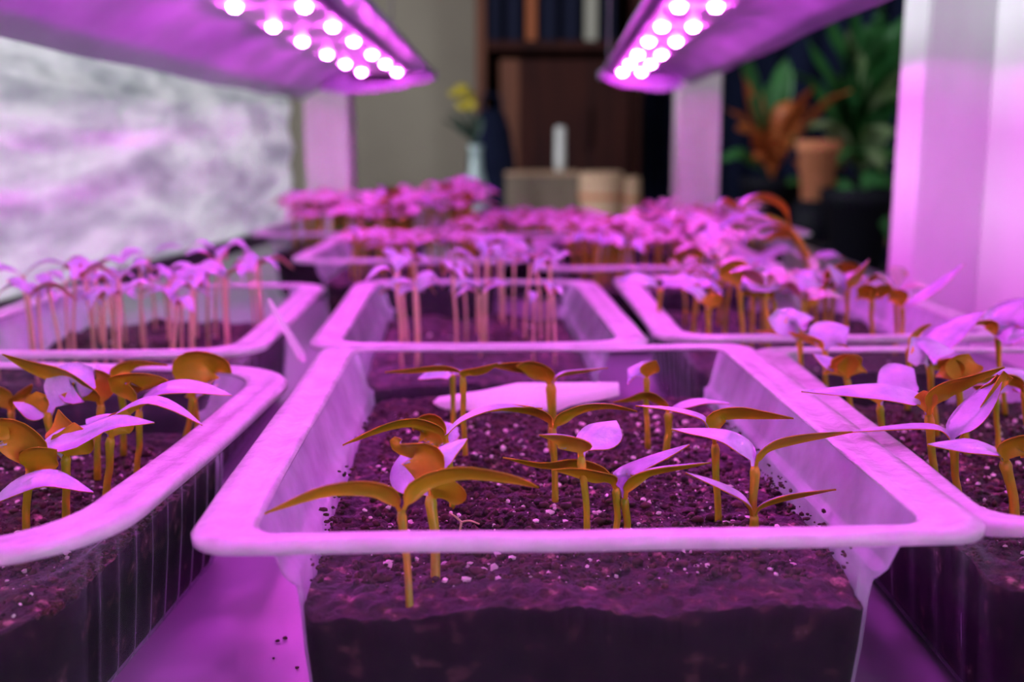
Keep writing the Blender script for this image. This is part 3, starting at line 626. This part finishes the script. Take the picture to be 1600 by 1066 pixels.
dr = box('door', ((BX0+BX1)/2+.03,-.165,.60), (.30,.018,1.05), M['brown'], bc, .003)
hd = box('door_handle', ((BX0+BX1)/2+.07,-.18,.96), (.022,.014,.10), M['brown'], dr, .004)
dr2 = box('door_trim', (BX0+.085,-.165,.60), (.05,.02,1.05), M['orangewood'], bc, .003)
books = [(-.050,.05,'bookA','thick navy book leftmost on the bookcase shelf'),(.004,.042,'bookA','navy book second from the left on the bookcase shelf'),(.048,.03,'bookB','rust coloured book on the bookcase shelf'),
         (.092,.045,'bookA','navy book right of the rust coloured book'),(.146,.045,'bookA','dark book left of the cream book on the bookcase shelf'),(.196,.035,'bookC','cream book on the bookcase shelf'),(.240,.036,'bookA','rightmost dark book on the bookcase shelf')]
for x, w, m, lb in books:
    bk = empty('book', (x, 2.86, 1.1715)); tag(bk, lb, 'book', 'books on the bookcase shelf')
    box('cover', (0,0,.12), (w-.004,.15,.24), M[m], bk, .003); box('pages', (0,.004,.1205), (w-.010,.146,.2415), M['bookC'], bk)
# dark navy jacket hanging on the bookcase side
def cloth(name, x0, x1, y, z0, z1, m, folds, amp, label, cat, parent=None):
    V = []; F = []; nx, nz = 60, 8
    for i in range(nx+1):
        for j in range(nz+1):
            u, v = i/nx, j/nz; V.append((x0+(x1-x0)*u, y+amp*sin(u*folds*2*pi)*(1.1-.4*v), z0+(z1-z0)*v))
    for i in range(nx):
        for j in range(nz): a = i*(nz+1)+j; F.append((a, a+nz+1, a+nz+2, a+1))
    o = mesh(name, V, F, m, parent); solid(o, .003); return tag(o, label, cat) if label else o
cloth('curtain', .36, 1.65, 3.04, .05, 2.5, M['navy'], 14, .022, 'dark navy curtain behind the houseplants on the right', 'curtain')
bag = empty('dark_bag', at(768,318,2.34)); bag.location.z = TZ; tag(bag, 'tall dark navy bag standing on the table beside the vase', 'bag')
V = []; F = []; 
prof = [(.030,.045),(.040,.045),(.042,.12),(.036,.19),(.030,.22),(.012,.235)]
lathe('bag_body', [(.001,0),(.050,0),(.054,.05),(.050,.13),(.040,.19),(.028,.225),(.010,.235)], M['navy'], bag, n=20).scale = (1,.7,1)
tube('handle', [Vector((-.02,0,.22)), Vector((-.015,0,.26)), Vector((.015,0,.26)), Vector((.02,0,.22))], [.004,.004], M['navy'], bag)
# glass vase with yellow flowers
vs = empty('glass_vase', at(744,310,2.20)); vs.location.z = TZ; tag(vs, 'clear glass vase with a bright highlight left of the bookcase', 'vase')
lathe('vase_body', [(.001,.0),(.022,0),(.026,.02),(.024,.07),(.013,.115),(.012,.15),(.016,.16)], M['glass'], vs, n=24)
fl = empty('yellow_flowers', vs.location+Vector((0,0,.16))); tag(fl, 'yellow blooms with dark leaves in the glass vase', 'flowers')
for k, (px, py) in enumerate([(722,140),(732,150),(712,147),(736,165),(724,166)]):
    c = at(px, py, 2.2)-fl.location
    tube('flower_stem', [Vector((0,0,-.02)), c*.5+Vector((.002,0,0)), c], [.0016,.0013], M['bluepetal'], fl, n=6)
    o = lathe('bloom', [(.001,-.007),(.008,-.005),(.014,.0),(.015,.004),(.008,.006),(.001,.003)], M['yellow'], fl, n=10); o.location = c; o.rotation_euler = (random.uniform(.5,1.3),0,random.uniform(-.5,.5)); o.scale = (1,.8,1)
for px, py in [(700,170),(708,195),(748,178),(690,185)]:
    c = at(px, py, 2.2)-fl.location; leaf('leaf', [Vector((0,0,0)), c*.5+Vector((0,0,.01)), c], .022, 20, [M['bluepetal'], M['bluepetal']], fl, n=8, thick=.001)
# candle
cn = empty('white_candle', at(875,245,2.36)); cn.location.z = TZ+.1045; tag(cn, 'slim white candle standing on the grey box in front of the bookcase', 'candle')
lathe('wax', [(.0005,0),(.011,0),(.0115,.02),(.011,.089),(.009,.094),(.0005,.092)], M['white'], cn, n=18); lathe('wick', [(.0008,.092),(.0008,.102)], M['black'], cn, n=6)
gb = empty('grey_box', at(846,300,2.36)); gb.location.z = TZ; tag(gb, 'squat grey brown cardboard box on the table below the candle', 'box')
box('carton', (0,0,.05), (.155,.12,.10), M['grey'], gb, .004); box('lid', (0,0,.1005), (.16,.125,.008), M['kraft'], gb, .003)
for px, w, hgt, lb in [(940,.092,.108,'wider kraft paper pot with a folded top on the table'), (983,.046,.098,'narrow rounded kraft pot right of the wider one on the table')]:
    k_ = empty('paper_pot', at(px,300,2.20)); k_.location.z = TZ; tag(k_, lb, 'pot', 'kraft pots on the back table')
    lathe('pot_body', [(.001,0),(w*.42,0),(w*.46,.03),(w*.5,hgt*.6),(w*.49,hgt*.92),(w*.44,hgt),(w*.41,hgt*.97),(w*.42,hgt*.85),(.001,hgt*.85)], M['kraft'], k_, n=28)
    lathe('band', [(w*.485,hgt*.5),(w*.505,hgt*.52),(w*.505,hgt*.58),(w*.49,hgt*.6)], M['terra'], k_, n=28, close=False)
# houseplants on the right
def pot(name, x, y, z, r, h, m, label, cat='pot'):
    e = empty(name, (x,y,z)); tag(e, label, cat)
    lathe('pot_body', [(.001,0),(r*.68,0),(r*.9,h*.8),(r,h*.8),(r*1.04,h),(r*.92,h),(r*.88,h*.9),(.001,h*.88)], m, e, n=32)
    lathe('earth', [(.001,h*.89),(r*.86,h*.885),(r*.86,h*.90),(.001,h*.915)], M['earth'], e, n=20, close=False)
    return e
def bunch(e, base, targets, w, mats, n=10):
    for (px, py, Y) in targets:
        c = at(px, py, Y)-e.location; bs = Vector(base); md = bs.lerp(c, .55)+Vector((0,0,.10*(c-bs).length+.02))
        leaf('leaf', [bs, md, c], w*random.uniform(.8,1.2), random.uniform(-50,-5), mats, e, n=n, thick=.001, cup=.3, wavy=.05)
random.seed(12)
p = pot('croton_plant', at(1205,330,2.1).x, 2.1, TZ, .06, .10, M['blackpot'], 'houseplant with orange leaves on the table right of the shelf post', 'plant')
bunch(p, (0,0,.10), [(1135,170,2.05),(1150,200,2.0),(1210,230,1.95),(1195,195,2.1),(1160,110,2.1),(1240,160,2.05),(1270,135,2.0),(1330,140,1.98),(1265,165,1.95),(1180,250,2.0),(1215,215,1.9)], .045, [M['orange'],M['orange']])
bunch(p, (0,0,.10), [(1150,60,2.1),(1230,90,2.1),(1200,130,2.2),(1120,250,2.1),(1250,200,2.2)], .04, [M['green'],M['green']])
p = pot('strap_leaved_plant', at(1340,330,2.2).x, 2.2, TZ, .07, .10, M['blackpot'], 'tall houseplant with long green strap leaves beside the white front post', 'plant')
bunch(p, (0,0,.10), [(1300,20,2.1),(1260,60,2.1),(1340,10,2.0),(1390,60,2.0),(1410,150,1.95),(1400,250,2.0),(1240,110,2.05),(1320,120,2.0),(1380,180,1.95),(1420,20,2.1),(1290,100,2.2),(1400,330,1.95),(1360,250,2.0),(1410,90,2.0),(1350,60,2.15),(1380,0,2.1)], .055, [M['green'],M['green']])
bunch(p, (0,0,.10), [(1345,80,2.05),(1395,210,1.9),(1380,270,1.9),(1420,100,2.0),(1330,40,2.1),(1260,200,1.95)], .045, [M['pale'],M['pale']])
p = pot('flame_nettle_plant', at(1275,315,1.98).x, 1.98, TZ, .045, .05, M['blackpot'], 'low houseplant with broad red orange leaves in front of the green one', 'plant')
bunch(p, (0,0,.05), [(1240,250,1.95),(1310,260,1.93),(1290,215,1.95),(1262,235,1.9)], .05, [M['orange'],M['orange']])
bunch(p, (0,0,.05), [(1235,210,1.95),(1330,290,1.92),(1230,290,1.9),(1335,230,1.95)], .035, [M['green'],M['green']])
tp_ = pot('terracotta_pot', at(1278,300,1.85).x, 1.86, TZ, .036, .10, M['terra'], 'orange terracotta pot among the dark houseplants'); tp_.location.z = TZ+.07
rs = empty('pot_riser', (tp_.location.x, 1.86, TZ)); tag(rs, 'black upturned pot under the orange terracotta pot', 'pot')
lathe('riser_body', [(.001,0),(.045,0),(.034,.069),(.001,.07)], M['blackpot'], rs)
pb = pot('black_flowerpot', at(1345,370,1.72).x, 1.74, Z0-.075, .058, .13, M['blackpot'], 'round black flowerpot below the leaves beside the white post')
st_ = empty('plant_stand', (pb.location.x, 1.74, 0)); tag(st_, 'dark plant stand carrying the round black flowerpot', 'stand')
lathe('stand_top', [(.001,Z0-.095),(.10,Z0-.095),(.10,Z0-.075),(.001,Z0-.075)], M['black'], st_); lathe('stand_column', [(.02,.02),(.02,Z0-.095)], M['black'], st_, n=16); lathe('stand_foot', [(.001,0),(.11,0),(.10,.02),(.001,.022)], M['black'], st_)
p = empty('trailing_plant', pb.location+Vector((0,0,.12))); tag(p, 'small green plant growing from the round black flowerpot', 'plant')
bunch(p, (0,0,0), [(1405,300,1.74),(1310,320,1.7),(1420,350,1.72),(1405,400,1.68),(1380,290,1.8)], .03, [M['green'],M['green']])
# ------------------------------------------------------------------ light
def area(name, loc, rot, sx, sy, power, color):
    l = bpy.data.lights.new(name, 'AREA'); l.shape = 'RECTANGLE'; l.size = sx; l.size_y = sy; l.energy = power; l.color = color
    o = bpy.data.objects.new(name, l); COL.objects.link(o); o.location = loc; o.rotation_euler = rot; return o
area('added_fill_light', (1.35,-1.87,1.35), (pi/2,0,radians(22)), 1.3, 1.0, 44, (.93,.97,1.0))  # added soft white fill from behind the camera, no known source
area('side_window_daylight', (-2.27,.35,1.5), (pi/2,0,radians(-90)), 1.3, 1.2, 80, (.93,.97,1.0))
W = box('window_2', (-2.293,.35,1.5), (.012,1.4,1.3), M['white']); W['kind'] = 'structure'; W['label'] = 'window in the left wall'
w = bpy.data.worlds.new('world'); S.world = w; w.use_nodes = True
w.node_tree.nodes['Background'].inputs[0].default_value = (.5,.55,.7,1); w.node_tree.nodes['Background'].inputs[1].default_value = .05
